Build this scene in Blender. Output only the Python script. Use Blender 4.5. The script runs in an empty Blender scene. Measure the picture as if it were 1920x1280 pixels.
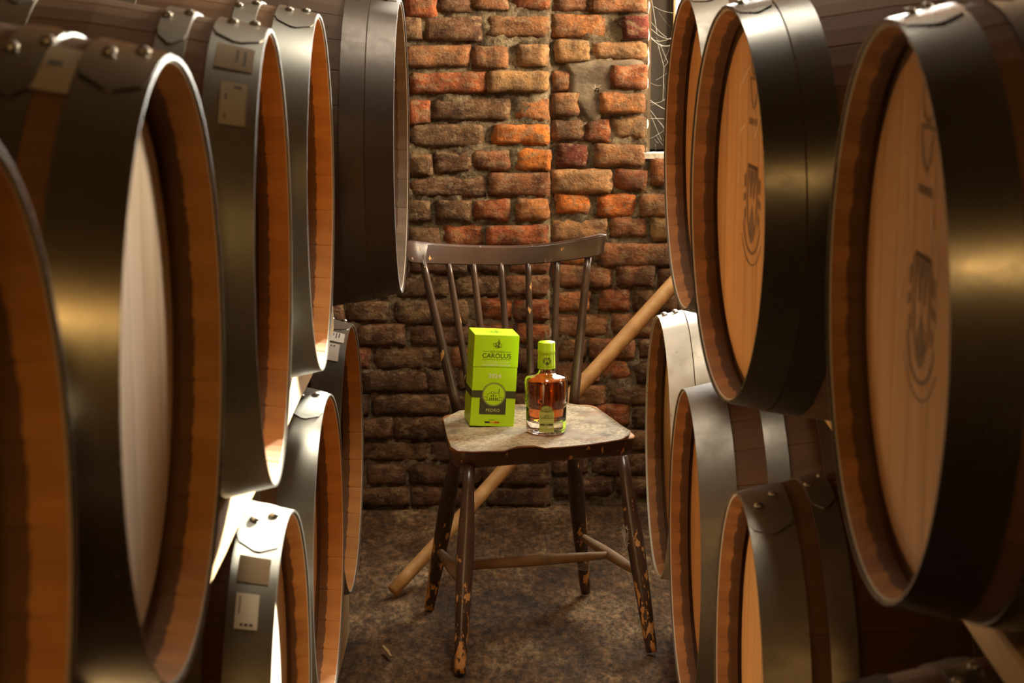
import bpy, math, random
from mathutils import Vector, Matrix, noise

R = math.radians
# ------------------------------------------------------------------ camera
F = 3770.0            # focal length in pixels of the 1920x1280 frame
PITCH = R(10.66)
CAM = Vector((0.0, 0.0, 1.58))
S = bpy.context.scene
COL = S.collection
cd = bpy.data.cameras.new('camera'); cam = bpy.data.objects.new('camera', cd); COL.objects.link(cam)
cam.location = CAM; cam.rotation_euler = (R(90) - PITCH, 0, 0)
cd.sensor_width = 36; cd.lens = F / 1920 * 36; cd.clip_start = .05
cd.dof.use_dof = True; cd.dof.focus_distance = 4.75; cd.dof.aperture_fstop = 9.0
S.camera = cam
# ------------------------------------------------------------------ world, sun, daylight, exposure
S.view_settings.view_transform = 'Standard'; S.view_settings.look = 'None'
S.view_settings.gamma = 1; S.view_settings.use_curve_mapping = False
S.view_settings.exposure = 0.35
W = bpy.data.worlds.new('sky'); S.world = W; W.use_nodes = True
bg = W.node_tree.nodes['Background']; bg.inputs['Color'].default_value = (.95, .97, 1, 1); bg.inputs['Strength'].default_value = 2.0

def light(name, kind, loc, target, energy, color=(1, 1, 1), **kw):
    l = bpy.data.lights.new(name, kind); l.energy = energy; l.color = color
    for k, v in kw.items(): setattr(l, k, v)
    o = bpy.data.objects.new(name, l); COL.objects.link(o); o.location = loc
    o.rotation_euler = (Vector(target) - Vector(loc)).to_track_quat('-Z', 'Z').to_euler()
    return o
# sun slanting in through the window of the brick wall onto the barrels across the aisle
light('sun', 'SUN', (1.83, 8.75, 2.85), (.75, 5.75, 1.7), 60, (1, .90, .74), angle=R(2))
# unseen roof light added as fill for the chair, box and floor
SKX0, SKX1, SKY0, SKY1 = .0, .40, 3.45, 4.4
light('roof_light_sky', 'AREA', ((SKX0 + SKX1) / 2, (SKY0 + SKY1) / 2, 3.2), ((SKX0 + SKX1) / 2, (SKY0 + SKY1) / 2, 0), 36, (1, .90, .70), shape='RECTANGLE', size=SKX1 - SKX0, size_y=SKY1 - SKY0)
# daylight in an unseen, added side window and in the window of the brick wall
light('side_window_daylight', 'AREA', (2.5, 5.05, 2.12), (0, 4.6, .8), 340, (1, .82, .57), shape='RECTANGLE', size=1.05, size_y=.9)
light('brick_window_daylight', 'AREA', (.8, 6.12, 1.75), (.5, 5, 1.25), 70, (1, .95, .86), shape='RECTANGLE', size=.7, size_y=1.25)

# ------------------------------------------------------------------ pixel to place
def ray(x, y):
    c, s = math.cos(PITCH), math.sin(PITCH)
    u, v = (x - 960) / F, -(y - 640) / F
    return Vector((u, c + v * s, -s + v * c))
def at_y(x, y, Y):
    d = ray(x, y); return CAM + d * (Y / d.y)
def at_z(x, y, z):
    d = ray(x, y); return CAM + d * ((z - CAM.z) / d.z)

# ------------------------------------------------------------------ helpers
def tag(o, label=None, cat=None, group=None, kind=None):
    if label: o['label'] = label
    if cat: o['category'] = cat
    if group: o['group'] = group
    if kind: o['kind'] = kind
    return o
def empty(name, loc=(0, 0, 0), rz=0):
    o = bpy.data.objects.new(name, None); COL.objects.link(o); o.empty_display_size = .05
    o.location = loc; o.rotation_euler = (0, 0, rz); return o
def mk(name, verts, faces, smooth=False, mats=()):
    m = bpy.data.meshes.new(name); m.from_pydata([tuple(v) for v in verts], [], faces); m.update()
    for a in mats: m.materials.append(a)
    if smooth: m.polygons.foreach_set('use_smooth', [True] * len(m.polygons))
    return m
def ob(name, mesh, mat=None, parent=None):
    if mat is not None and not mesh.materials: mesh.materials.append(mat)
    o = bpy.data.objects.new(name, mesh); COL.objects.link(o)
    if parent: o.parent = parent
    return o
class MB:
    def __init__(s): s.v, s.f = [], []
    def add(s, v, f):
        n = len(s.v); s.v += [Vector(p) for p in v]; s.f += [tuple(i + n for i in q) for q in f]
    def box(s, a, b):
        (x0, y0, z0), (x1, y1, z1) = a, b
        s.add([(x0, y0, z0), (x1, y0, z0), (x1, y1, z0), (x0, y1, z0), (x0, y0, z1), (x1, y0, z1), (x1, y1, z1), (x0, y1, z1)],
              [(0, 3, 2, 1), (4, 5, 6, 7), (0, 1, 5, 4), (1, 2, 6, 5), (2, 3, 7, 6), (3, 0, 4, 7)])
    def tube(s, pts, rad, n=12):
        pts = [Vector(p) for p in pts]
        rad = rad if isinstance(rad, (list, tuple)) else [rad] * len(pts)
        V, Q = [], []
        up = Vector((0, 0, 1))
        for i, p in enumerate(pts):
            t = (pts[min(i + 1, len(pts) - 1)] - pts[max(i - 1, 0)]).normalized()
            a = t.cross(up if abs(t.dot(up)) < .95 else Vector((1, 0, 0))).normalized(); b = t.cross(a)
            for k in range(n):
                w = 2 * math.pi * k / n
                V.append(p + (a * math.cos(w) + b * math.sin(w)) * rad[i])
        for i in range(len(pts) - 1):
            for k in range(n):
                k2 = (k + 1) % n
                Q.append((i * n + k, i * n + k2, (i + 1) * n + k2, (i + 1) * n + k))
        Q.append(tuple(range(n))[::-1]); Q.append(tuple((len(pts) - 1) * n + k for k in range(n)))
        s.add(V, Q)
    def lathe(s, prof, n=48, cap=True):
        V, Q = [], []
        for r, z in prof:
            for k in range(n):
                w = 2 * math.pi * k / n; V.append((r * math.cos(w), r * math.sin(w), z))
        for i in range(len(prof) - 1):
            for k in range(n):
                k2 = (k + 1) % n; Q.append((i * n + k, i * n + k2, (i + 1) * n + k2, (i + 1) * n + k))
        if cap:
            Q.append(tuple(range(n))[::-1]); Q.append(tuple((len(prof) - 1) * n + k for k in range(n)))
        s.add(V, Q)
    def poly(s, pts): s.add(pts, [tuple(range(len(pts)))])
    def mesh(s, name, smooth=False): return mk(name, s.v, s.f, smooth)
    def build(s, name, mat, parent=None, smooth=False): return ob(name, s.mesh(name, smooth), mat, parent)
def nz(x, y, z, f=1.0): return noise.noise(Vector((x * f, y * f, z * f)))
def bevel(o, w, seg=2):
    m = o.modifiers.new('bevel', 'BEVEL'); m.width = w; m.segments = seg; m.limit_method = 'ANGLE'; m.angle_limit = R(40); return o

# ------------------------------------------------------------------ materials
class NT:
    def __init__(s, name):
        s.m = bpy.data.materials.new(name); s.m.use_nodes = True; s.t = s.m.node_tree
        s.b = s.t.nodes['Principled BSDF']
    def n(s, typ, **kw):
        x = s.t.nodes.new(typ)
        for k, v in kw.items():
            if k in x.inputs: x.inputs[k].default_value = v
            else: setattr(x, k, v)
        return x
    def l(s, a, b): s.t.links.new(a, b)
    def coord(s, scale=(1, 1, 1), kind='Object'):
        c = s.n('ShaderNodeTexCoord'); m = s.n('ShaderNodeMapping'); m.inputs['Scale'].default_value = scale
        s.l(c.outputs[kind], m.inputs['Vector']); return m.outputs['Vector']
    def noise(s, vec, scale, detail=4, rough=.55):
        x = s.n('ShaderNodeTexNoise'); x.inputs['Scale'].default_value = scale; x.inputs['Detail'].default_value = detail
        x.inputs['Roughness'].default_value = rough
        if vec is not None: s.l(vec, x.inputs['Vector'])
        return x.outputs['Fac']
    def ramp(s, fac, stops):
        x = s.n('ShaderNodeValToRGB'); e = x.color_ramp.elements
        while len(e) < len(stops): e.new(.5)
        for q, (p, c) in zip(e, stops): q.position = p; q.color = (*c, 1) if len(c) == 3 else c
        s.l(fac, x.inputs['Fac']); return x.outputs['Color']
    def mix(s, fac, a, b, mode='MIX'):
        x = s.n('ShaderNodeMix', data_type='RGBA', blend_type=mode)
        for sock, v in ((x.inputs['Factor'], fac), (x.inputs['A'], a), (x.inputs['B'], b)):
            pass
        ins = [i for i in x.inputs if i.enabled]
        for sock, v in zip(ins, (fac, a, b)):
            if isinstance(v, (int, float)): sock.default_value = v
            elif isinstance(v, tuple): sock.default_value = (*v, 1)
            else: s.l(v, sock)
        return [o for o in x.outputs if o.enabled][0]
    def math(s, op, a, b=None):
        x = s.n('ShaderNodeMath', operation=op)
        for i, v in enumerate((a, b)):
            if v is None: continue
            if isinstance(v, (int, float)): x.inputs[i].default_value = v
            else: s.l(v, x.inputs[i])
        return x.outputs[0]
    def bump(s, h, strength=.3, dist=.002):
        x = s.n('ShaderNodeBump'); x.inputs['Strength'].default_value = strength; x.inputs['Distance'].default_value = dist
        s.l(h, x.inputs['Height']); s.l(x.outputs['Normal'], s.b.inputs['Normal'])
    def set(s, **kw):
        for k, v in kw.items():
            i = s.b.inputs[k.replace('_', ' ')]
            if isinstance(v, (int, float)): i.default_value = v
            elif isinstance(v, tuple): i.default_value = (*v, 1)
            else: s.l(v, i)
        return s.m

def wood(name, c0, c1, scale=(2, 40, 40), rough=.6, rnd=.35, band=None, bump=.15):
    t = NT(name); v = t.coord(scale)
    f = t.noise(v, 1.0, 5, .6)
    col = t.ramp(f, [(.3, c0), (.7, c1)])
    oi = t.n('ShaderNodeObjectInfo')
    k = t.math('ADD', t.math('MULTIPLY', oi.outputs['Random'], rnd), 1 - rnd * .6)
    col = t.mix(1.0, col, k, 'MULTIPLY')
    blot = t.noise(t.coord((6, 6, 6)), 1.0, 3)
    col = t.mix(t.math('MULTIPLY', blot, .35), col, tuple(x * .55 for x in c0))
    if band:                                   # dark stain of the croze just in front of the head
        x = t.n('ShaderNodeSeparateXYZ'); t.l(t.coord(), x.inputs[0])
        a = t.math('ABSOLUTE', x.outputs[0])
        w = t.math('ADD', a, t.math('MULTIPLY', t.math('SUBTRACT', t.noise(t.coord((30, 30, 30)), 1, 3), .5), .012))
        m = t.math('LESS_THAN', w, band)
        col = t.mix(t.math('MULTIPLY', m, .8), col, (.045, .022, .012))
        col = t.mix(t.math('GREATER_THAN', a, HL - .0012), col, (.46, .42, .36))     # weathered grey end grain
    t.bump(f, bump, .002)
    return t.set(Base_Color=col, Roughness=rough, Specular_IOR_Level=.3)

def metal(name, c, rough, var=.5, met=.9, spots=.35):
    t = NT(name); v = t.coord((1, 1, 1))
    f = t.noise(v, 9, 6, .65); g = t.noise(t.coord((60, 4, 4)), 1, 4)
    col = t.ramp(f, [(.3, tuple(x * (1 - var) for x in c)), (.72, c)])
    col = t.mix(t.math('MULTIPLY', g, .4), col, tuple(x * .7 for x in c))
    sp = t.noise(t.coord((40, 40, 40)), 1, 4, .7)
    sp = t.ramp(sp, [(.6, (0, 0, 0)), (.75, (1, 1, 1))])
    col = t.mix(t.math('MULTIPLY', sp, spots), col, (.09, .055, .03))
    r = t.ramp(f, [(.25, (rough * 1.35,) * 3), (.75, (rough * .8,) * 3)])
    t.bump(f, .08, .002)
    return t.set(Base_Color=col, Roughness=r, Metallic=met)

def plain(name, c, rough=.5, **kw): return NT(name).set(Base_Color=c, Roughness=rough, **kw)
HL = .93 / 2                                       # half length of a barrel
M = {}
M['stave'] = wood('oak_stave', (.33, .14, .034), (.50, .235, .065), band=HL - .029, rough=.8, rnd=.2)
M['stave_old'] = wood('oak_stave_old', (.075, .055, .04), (.15, .115, .085), band=HL - .021, rough=.8)
M['stave_brown'] = wood('oak_stave_brown', (.20, .082, .027), (.34, .155, .052), band=HL - .019, rough=.8)
M['head'] = wood('oak_head', (.46, .235, .085), (.60, .34, .135), scale=(40, 30, 2.2), rough=.6, rnd=.22)
M['head_pale'] = wood('oak_head_pale', (.62, .50, .38), (.78, .67, .55), scale=(40, 30, 2.2), rough=.6, rnd=.15)
M['hoop'] = metal('galvanised_hoop', (.27, .265, .24), .32, var=.35, met=.82)
M['hoop_gloss'] = metal('smooth_dark_hoop', (.20, .185, .15), .23, var=.35, met=.92)  # copy of the galvanised hoop, darkened for the shade on two near barrels
M['hoop_dark'] = metal('dark_steel_hoop', (.085, .07, .06), .42, var=.6, met=.7)
M['hoop_light'] = metal('dull_zinc_hoop', (.60, .57, .50), .55, var=.25, met=.45)
M['hoop_black'] = metal('black_steel_hoop', (.095, .088, .08), .27, var=.5, met=.8)
M['hoop_mid'] = metal('weathered_hoop', (.22, .195, .165), .42, var=.45, met=.75)
M['rivet'] = metal('rivet_steel', (.42, .40, .37), .35)
M['beam'] = wood('pine_beam', (.45, .29, .13), (.62, .43, .22), scale=(30, 1.5, 30), rough=.7)
M['pole'] = wood('ash_pole', (.42, .21, .07), (.62, .35, .13), scale=(30, 30, 30), rough=.5, rnd=.05)
M['paper'] = plain('label_paper', (.62, .60, .55), .7)
M['paper_old'] = plain('old_paper', (.24, .185, .12), .8)
M['paper_dim'] = plain('grey_label_paper', (.34, .31, .26), .8)
M['ink'] = plain('label_ink', (.06, .06, .06), .8)
M['brand'] = plain('branded_mark', (.17, .10, .055), .8)
M['chalk'] = plain('chalk', (.66, .50, .33), .9)
M['web'] = plain('cobweb_silk', (.5, .47, .41), .8)

t = NT('brick'); oi = t.n('ShaderNodeObjectInfo')
wv = t.n('ShaderNodeTexCoord'); geo = t.n('ShaderNodeNewGeometry')
def wnoise(t, sc, det=6, ro=.65, st=(1, 1, 1)):
    m = t.n('ShaderNodeMapping'); m.inputs['Scale'].default_value = st; t.l(geo.outputs['Position'], m.inputs['Vector']); return t.noise(m.outputs['Vector'], sc, det, ro)
f = wnoise(t, 16, 8, .7); g = wnoise(t, 75, 7, .7); h = wnoise(t, 30, 6, .65, (1, 1, 1.8))
col = t.mix(t.ramp(f, [(.40, (0, 0, 0)), (.58, (1, 1, 1))]), t.mix(1.0, oi.outputs['Color'], (.36, .36, .40), 'MULTIPLY'), oi.outputs['Color'])
col = t.mix(t.math('MULTIPLY', t.ramp(h, [(.50, (0, 0, 0)), (.60, (1, 1, 1))]), .55), col, (.33, .215, .115))
col = t.mix(t.math('MULTIPLY', t.ramp(g, [(.36, (1, 1, 1)), (.45, (0, 0, 0))]), .45), col, (.07, .04, .022))
col = t.mix(t.math('MULTIPLY', t.ramp(wnoise(t, 6, 4, .6), [(.52, (0, 0, 0)), (.64, (1, 1, 1))]), .6), col, (.085, .052, .032))
col = t.mix(t.math('MULTIPLY', t.ramp(wnoise(t, 120, 4, .7), [(.60, (0, 0, 0)), (.68, (1, 1, 1))]), .45), col, (.50, .38, .22))
t.bump(t.math('ADD', t.math('MULTIPLY', f, 1.4), t.math('ADD', t.math('MULTIPLY', g, .8), h)), 1.0, .011)
M['brick'] = t.set(Base_Color=col, Roughness=.9, Specular_IOR_Level=.2)
t = NT('mortar'); geo = t.n('ShaderNodeNewGeometry'); f = wnoise(t, 14, 8, .7); g = wnoise(t, 85, 6, .72); h = wnoise(t, 4, 4)
col = t.ramp(f, [(.36, (.10, .07, .042)), (.50, (.23, .165, .098)), (.64, (.44, .345, .21))])
col = t.mix(t.math('MULTIPLY', t.ramp(g, [(.38, (1, 1, 1)), (.48, (0, 0, 0))]), .75), col, (.04, .026, .016))
col = t.mix(t.math('MULTIPLY', t.ramp(g, [(.56, (0, 0, 0)), (.66, (1, 1, 1))]), .5), col, (.52, .43, .28))
col = t.mix(t.math('MULTIPLY', t.ramp(h, [(.48, (0, 0, 0)), (.62, (1, 1, 1))]), .5), col, (.12, .085, .05))
t.bump(t.math('ADD', f, g), 1.0, .012); M['mortar'] = t.set(Base_Color=col, Roughness=.95, Specular_IOR_Level=.2)
t = NT('cement'); geo = t.n('ShaderNodeNewGeometry'); f = wnoise(t, 12, 6, .65); g = wnoise(t, 9, 5, .6, (1, 1, 1.6))
t.bump(t.math('ADD', f, g), .7, .007)
col = t.ramp(f, [(.38, (.075, .050, .030)), (.60, (.15, .105, .062))]); col = t.mix(t.math('MULTIPLY', t.ramp(g, [(.5, (0, 0, 0)), (.62, (1, 1, 1))]), .4), col, (.28, .215, .135))
M['cement'] = t.set(Base_Color=col, Roughness=.7)
t = NT('lime_edge'); f = t.noise(t.coord((30, 30, 30)), 1, 5, .6); t.bump(f, .8, .006)
M['lime'] = t.set(Base_Color=t.ramp(f, [(.3, (.5, .42, .3)), (.65, (.8, .75, .62))]), Roughness=.9)  # pale edge colour; on the jamb it stands in for backlight
t = NT('far_brick'); b = t.n('ShaderNodeTexBrick'); sx = t.n('ShaderNodeSeparateXYZ'); cb = t.n('ShaderNodeCombineXYZ')
t.l(t.coord((1, 1, 1)), sx.inputs[0]); t.l(sx.outputs[0], cb.inputs[0]); t.l(sx.outputs[2], cb.inputs[1]); t.l(cb.outputs[0], b.inputs['Vector'])
for k_, v_ in (('Scale', 1), ('Brick Width', .215), ('Row Height', .073), ('Mortar Size', .007), ('Mortar Smooth', .3)): b.inputs[k_].default_value = v_
b.inputs['Color1'].default_value = (.34, .14, .06, 1); b.inputs['Color2'].default_value = (.17, .09, .05, 1); b.inputs['Mortar'].default_value = (.22, .165, .10, 1)
t.bump(t.noise(t.coord((20, 20, 20)), 1, 6), .8, .01)
M['wallfar'] = t.set(Base_Color=b.outputs['Color'], Roughness=.95)
t = NT('sooty_limewash'); f = t.noise(t.coord((2, 2, 2)), 1, 6, .6); t.bump(f, .5, .01)
M['plaster'] = t.set(Base_Color=t.ramp(f, [(.3, (.09, .06, .035)), (.7, (.17, .115, .065))]), Roughness=.95)
t = NT('earth_floor'); f = t.noise(t.coord((5, 2.4, 5)), 1, 9, .68); g = t.noise(t.coord((70, 32, 70)), 1, 8, .75)
col = t.ramp(f, [(.38, (.065, .034, .014)), (.52, (.175, .096, .042)), (.64, (.38, .26, .145))])
gr = t.ramp(g, [(.40, (.35, .33, .31)), (.52, (1, 1, 1)), (.64, (1.9, 1.75, 1.5))])
col = t.mix(1.0, col, gr, 'MULTIPLY'); t.bump(t.math('ADD', f, g), 1.0, .016)
M['floor'] = t.set(Base_Color=col, Roughness=.95)
M['ceil'] = wood('ceiling_boards', (.16, .10, .05), (.28, .18, .09), scale=(10, 1, 10))

def painted(name, lo, hi, chipz=None):
    t = NT(name); v = t.coord((1, 1, 1))
    f = t.noise(t.coord((55, 55, 22)), 1, 5, .6)
    fac = f
    if chipz:
        x = t.n('ShaderNodeSeparateXYZ'); t.l(v, x.inputs[0])
        fac = t.math('ADD', f, t.math('MULTIPLY', t.math('SUBTRACT', chipz, x.outputs[2]), .38))
    chip = t.ramp(fac, [(lo, (0, 0, 0)), (hi, (1, 1, 1))])
    g = t.noise(t.coord((8, 8, 8)), 1, 5)
    base = t.ramp(g, [(.35, (.032, .016, .011)), (.65, (.075, .041, .027))])
    dust = t.ramp(t.noise(t.coord((160, 160, 160)), 1, 3, .7), [(.66, (0, 0, 0)), (.74, (1, 1, 1))])
    base = t.mix(t.math('MULTIPLY', dust, .2), base, (.35, .28, .2))
    col = t.mix(chip, base, (.55, .27, .085))
    t.bump(t.math('MULTIPLY', chip, -1.0), .5, .002)
    return t.set(Base_Color=col, Roughness=t.ramp(chip, [(0, (.28,) * 3), (1, (.75,) * 3)]))
M['paint'] = painted('worn_brown_paint', .655, .675)
M['paint_leg'] = painted('chipped_brown_paint', .63, .65, .30)
M['worn'] = wood('worn_seat_edge', (.30, .12, .035), (.50, .24, .08), scale=(25, 25, 25), rough=.6, rnd=.05)
M['bare'] = wood('bare_stretcher', (.20, .12, .065), (.34, .22, .12), scale=(20, 20, 20), rough=.7, rnd=.1)
t = NT('worn_cover'); f = t.noise(t.coord((12, 12, 12)), 1, 7, .65); g = t.noise(t.coord((90, 140, 90)), 1, 8, .8)
col = t.ramp(f, [(.38, (.12, .092, .062)), (.5, (.25, .20, .135)), (.62, (.36, .29, .20))])
scr = t.ramp(g, [(.48, (0, 0, 0)), (.53, (1, 1, 1))]); msk = t.ramp(t.noise(t.coord((9, 9, 9)), 1, 4), [(.38, (0, 0, 0)), (.50, (1, 1, 1))])
col = t.mix(t.math('MULTIPLY', t.math('MULTIPLY', scr, msk), .75), col, (.68, .54, .34))
rd = t.ramp(t.noise(t.coord((10, 16, 10)), 1, 5), [(.56, (0, 0, 0)), (.66, (1, 1, 1))]); col = t.mix(t.math('MULTIPLY', rd, .65), col, (.30, .12, .04))
t.bump(t.math('ADD', f, g), .7, .004); M['cover'] = t.set(Base_Color=col, Roughness=.6)
M['cover_edge'] = plain('cover_edge', (.25, .07, .03), .7)
M['green'] = NT('green_card').set(Base_Color=(.50, .84, .006), Roughness=.45)
M['olive'] = plain('olive_print', (.055, .058, .022), .5)
M['wprint'] = plain('white_print', (.85, .85, .72), .5)
M['gprint'] = plain('gold_print', (.55, .62, .15), .5)
M['black'] = plain('black_print', (.02, .02, .02), .5); M['yellow'] = plain('yellow_print', (.75, .42, .03), .5); M['red'] = plain('red_print', (.6, .09, .02), .5)
M['lgreen'] = plain('bottle_label_print', (.46, .52, .13), .5)
M['cap'] = NT('green_capsule').set(Base_Color=(.42, .66, .01), Roughness=.3)
M['glass'] = NT('clear_glass').set(Base_Color=(.98, .97, .93), Roughness=.0, IOR=1.45, Transmission_Weight=1.0)
M['rum'] = NT('amber_spirit').set(Base_Color=(.74, .18, .022), Roughness=.0, IOR=1.36, Transmission_Weight=1.0)
M['darkboard'] = wood('dark_board', (.022, .017, .013), (.05, .04, .03), scale=(20, 20, 2), rough=.8)
t = NT('window_pane'); tr = t.n('ShaderNodeBsdfTransparent'); tr.inputs['Color'].default_value = (.93, .94, .93, 1); gl = t.n('ShaderNodeBsdfGlossy'); gl.inputs['Roughness'].default_value = .08
mx = t.n('ShaderNodeMixShader'); mx.inputs[0].default_value = .07; t.l(tr.outputs[0], mx.inputs[1]); t.l(gl.outputs[0], mx.inputs[2]); t.l(mx.outputs[0], t.t.nodes['Material Output'].inputs['Surface']); M['pane'] = t.m
M['lampiron'] = metal('lamp_iron', (.05, .05, .05), .5)

# ------------------------------------------------------------------ the setting
WY = 5.75                       # brick wall face
XL, XR, YF, ZC = -2.4, 2.4, -3.0, 2.75
# floor: packed earth, uneven where it shows
v, q = [], []
xs = [XL, -1.6] + [-1.2 + .02 * i for i in range(121)] + [1.6, XR]
ys = [YF, 0, 2, 3.4] + [3.9 + .02 * i for i in range(100)] + [6.05]
for yy in ys:
    for xx in xs:
        inn = -1.19 < xx < 1.19 and 3.95 < yy < 5.85
        h = .012 * nz(xx, yy, 0, 2.2) + .006 * nz(xx, yy, 3, 9) + .003 * nz(xx, yy, 7, 30) if inn else 0
        v.append((xx, yy, h - .006 if inn else -.006))
n = len(xs)
for j in range(len(ys) - 1):
    for i in range(n - 1): q.append((j * n + i, j * n + i + 1, (j + 1) * n + i + 1, (j + 1) * n + i))
tag(ob('floor', mk('floor', v, q, True), M['floor']), kind='structure')
b = MB()
b.box((XL, YF, ZC), (XR, SKY0, ZC + .1)); b.box((XL, SKY1, ZC), (XR, 6.2, ZC + .1)); b.box((XL, SKY0, ZC), (SKX0, SKY1, ZC + .1)); b.box((SKX1, SKY0, ZC), (XR, SKY1, ZC + .1))
tag(b.build('ceiling', M['ceil']), kind='structure')
sk = tag(empty('window_3', (0, 0, ZC)), kind='structure')  # shaft of the added roof light, out of view
for (a, c) in (((SKX0 - .03, SKY0 - .03), (SKX0, SKY1 + .03)), ((SKX1, SKY0 - .03), (SKX1 + .03, SKY1 + .03)), ((SKX0, SKY0 - .03), (SKX1, SKY0)), ((SKX0, SKY1), (SKX1, SKY1 + .03))):
    b = MB(); b.box((*a, 0), (*c, .42)); b.build('roof_light_kerb', M['plaster'], sk)
b = MB(); b.box((XL - .2, YF, 0), (XL, 6.2, ZC)); tag(b.build('wall_left', M['plaster']), kind='structure')
b = MB(); b.box((XL, YF - .2, 0), (XR, YF, ZC)); tag(b.build('wall_front', plain('ochre_plaster', (.55, .38, .19), .9)), kind='structure')
# right wall with the added side window
WINS = [(4.5, 5.6, 1.65, 2.6)]
b = MB(); ye = YF
for (a, c, z0, z1) in WINS:
    b.box((XR, ye, 0), (XR + .12, a, ZC)); b.box((XR, a, 0), (XR + .12, c, z0)); b.box((XR, a, z1), (XR + .12, c, ZC)); ye = c
b.box((XR, ye, 0), (XR + .12, 6.2, ZC))
tag(b.build('wall_right', M['plaster']), kind='structure')
for wn, (a, c, z0, z1) in enumerate(WINS):
    w1 = tag(empty('window_%d' % (1 + wn), (XR + .02, (a + c) / 2, z0)), kind='structure')  # bars of the unseen side window added for raking light
    for k in range(3):
        yy = -(c - a) / 2 + (c - a) * k / 2
        b = MB(); b.box((-.02, yy - .02, 0), (.02, yy + .02, z1 - z0)); b.build('window_bar', M['darkboard'], w1)

# --- brick wall
SX = at_y(1033, 200, WY).x      # the seam of the pier
JX = at_y(1214, 150, WY).x      # window jamb
SILL = at_y(1235, 288, WY).z
PX = 1.12                       # far jamb of the window
WTOP = 2.4
def face_y(x): return WY if x < SX else WY + .022
wall = tag(empty('wall_back', (0, WY, 0)), kind='structure')
v, q = [], []
step = .0125
nx, nz_ = int(2.4 / step), int(1.72 / step)
hit = {}
for j in range(nz_ + 1):
    for i in range(nx + 1):
        x, z = -1.0 + i * step, -.02 + j * step
        y = face_y(x) - WY + .005 - .010 * nz(x, 1, z, 11) - .009 * nz(x, 4, z, 34) - .006 * nz(x, 9, z, 80)
        v.append((x, y, z))
for j in range(nz_):
    for i in range(nx):
        x, z = -1.0 + (i + .5) * step, -.02 + (j + .5) * step
        if x > JX and z > SILL and x < PX: continue
        a = j * (nx + 1) + i
        q.append((a, a + 1, a + nx + 2, a + nx + 1))
ob('mortar_bed', mk('mortar_bed', v, q, True), M['mortar'], wall)
b = MB()
b.box((XL, 0.012, 0), (-.98, .3, ZC)); b.box((1.38, .03, 0), (XR, .3, ZC)); b.box((-.98, .015, 1.68), (JX, .3, ZC))
b.box((-.98, .06, 0), (JX, .3, 1.70)); b.box((JX, .06, 0), (PX, .3, SILL)); b.box((PX, .045, 0), (1.4, .3, WTOP)); b.box((JX, .03, WTOP), (1.4, .3, ZC))
b.build('wall_core', M['wallfar'], wall)

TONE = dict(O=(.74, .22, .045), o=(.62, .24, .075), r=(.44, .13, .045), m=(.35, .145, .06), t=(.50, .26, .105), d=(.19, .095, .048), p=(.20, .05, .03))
rng = random.Random(5)
def brick(x0, x1, z0, z1, tone, proud=0.0, seed=0):
    NX, NZ = max(5, int((x1 - x0) / .016)), 5
    fy = face_y((x0 + x1) / 2) - WY
    cx, cz = (x0 + x1) / 2, (z0 + z1) / 2
    v, q = [], []
    rot = rng.uniform(-.012, .012)
    cj = [[rng.uniform(-.004, .004) for _ in range(4)] for _ in range(2)]
    for j in range(NZ + 1):
        for i in range(NX + 1):
            s, t_ = i / NX, j / NZ
            ex = min(s, 1 - s) * (x1 - x0); ez = min(t_, 1 - t_) * (z1 - z0)
            e = min(ex, ez)
            bi = lambda c: c[0] * (1 - s) * (1 - t_) + c[1] * s * (1 - t_) + c[2] * s * t_ + c[3] * (1 - s) * t_
            x = x0 + (x1 - x0) * s + bi(cj[0]); z = z0 + (z1 - z0) * t_ + bi(cj[1]) + rot * (x - cx)
            if e < 1e-6:
                x += .006 * nz(x, seed, z, 40); z += .005 * nz(x, seed + 5, z, 32)
            if i in (0, NX) and j in (0, NZ): x += (cx - x) * .03; z += (cz - z) * .06
            y = fy - .0065 - proud + (.0075 if e < 1e-6 else 0) + .0045 * nz(x, seed + 2, z, 22) + .0028 * nz(x, seed, z, 75)
            v.append((x - cx, y, z - cz))
    N = NX + 1
    for j in range(NZ):
        for i in range(NX): q.append((j * N + i, j * N + i + 1, (j + 1) * N + i + 1, (j + 1) * N + i))
    rim = [i for i in range(N)] + [j * N + NX for j in range(1, NZ + 1)] + [NZ * N + i for i in range(NX - 1, -1, -1)] + [j * N for j in range(NZ - 1, 0, -1)]
    base = len(v)
    for k in rim: v.append((v[k][0], fy + .06, v[k][2]))
    for k in range(len(rim)):
        k2 = (k + 1) % len(rim); q.append((rim[k2], rim[k], base + k, base + k2))
    o = ob('brick', mk('brick', v, q, True), M['brick'], wall)
    o.location = (cx, 0, cz)
    c = TONE[tone]; k = rng.uniform(.85, 1.15); o.color = (c[0] * k, c[1] * k * rng.uniform(.93, 1.07), c[2] * k, 1)
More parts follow.
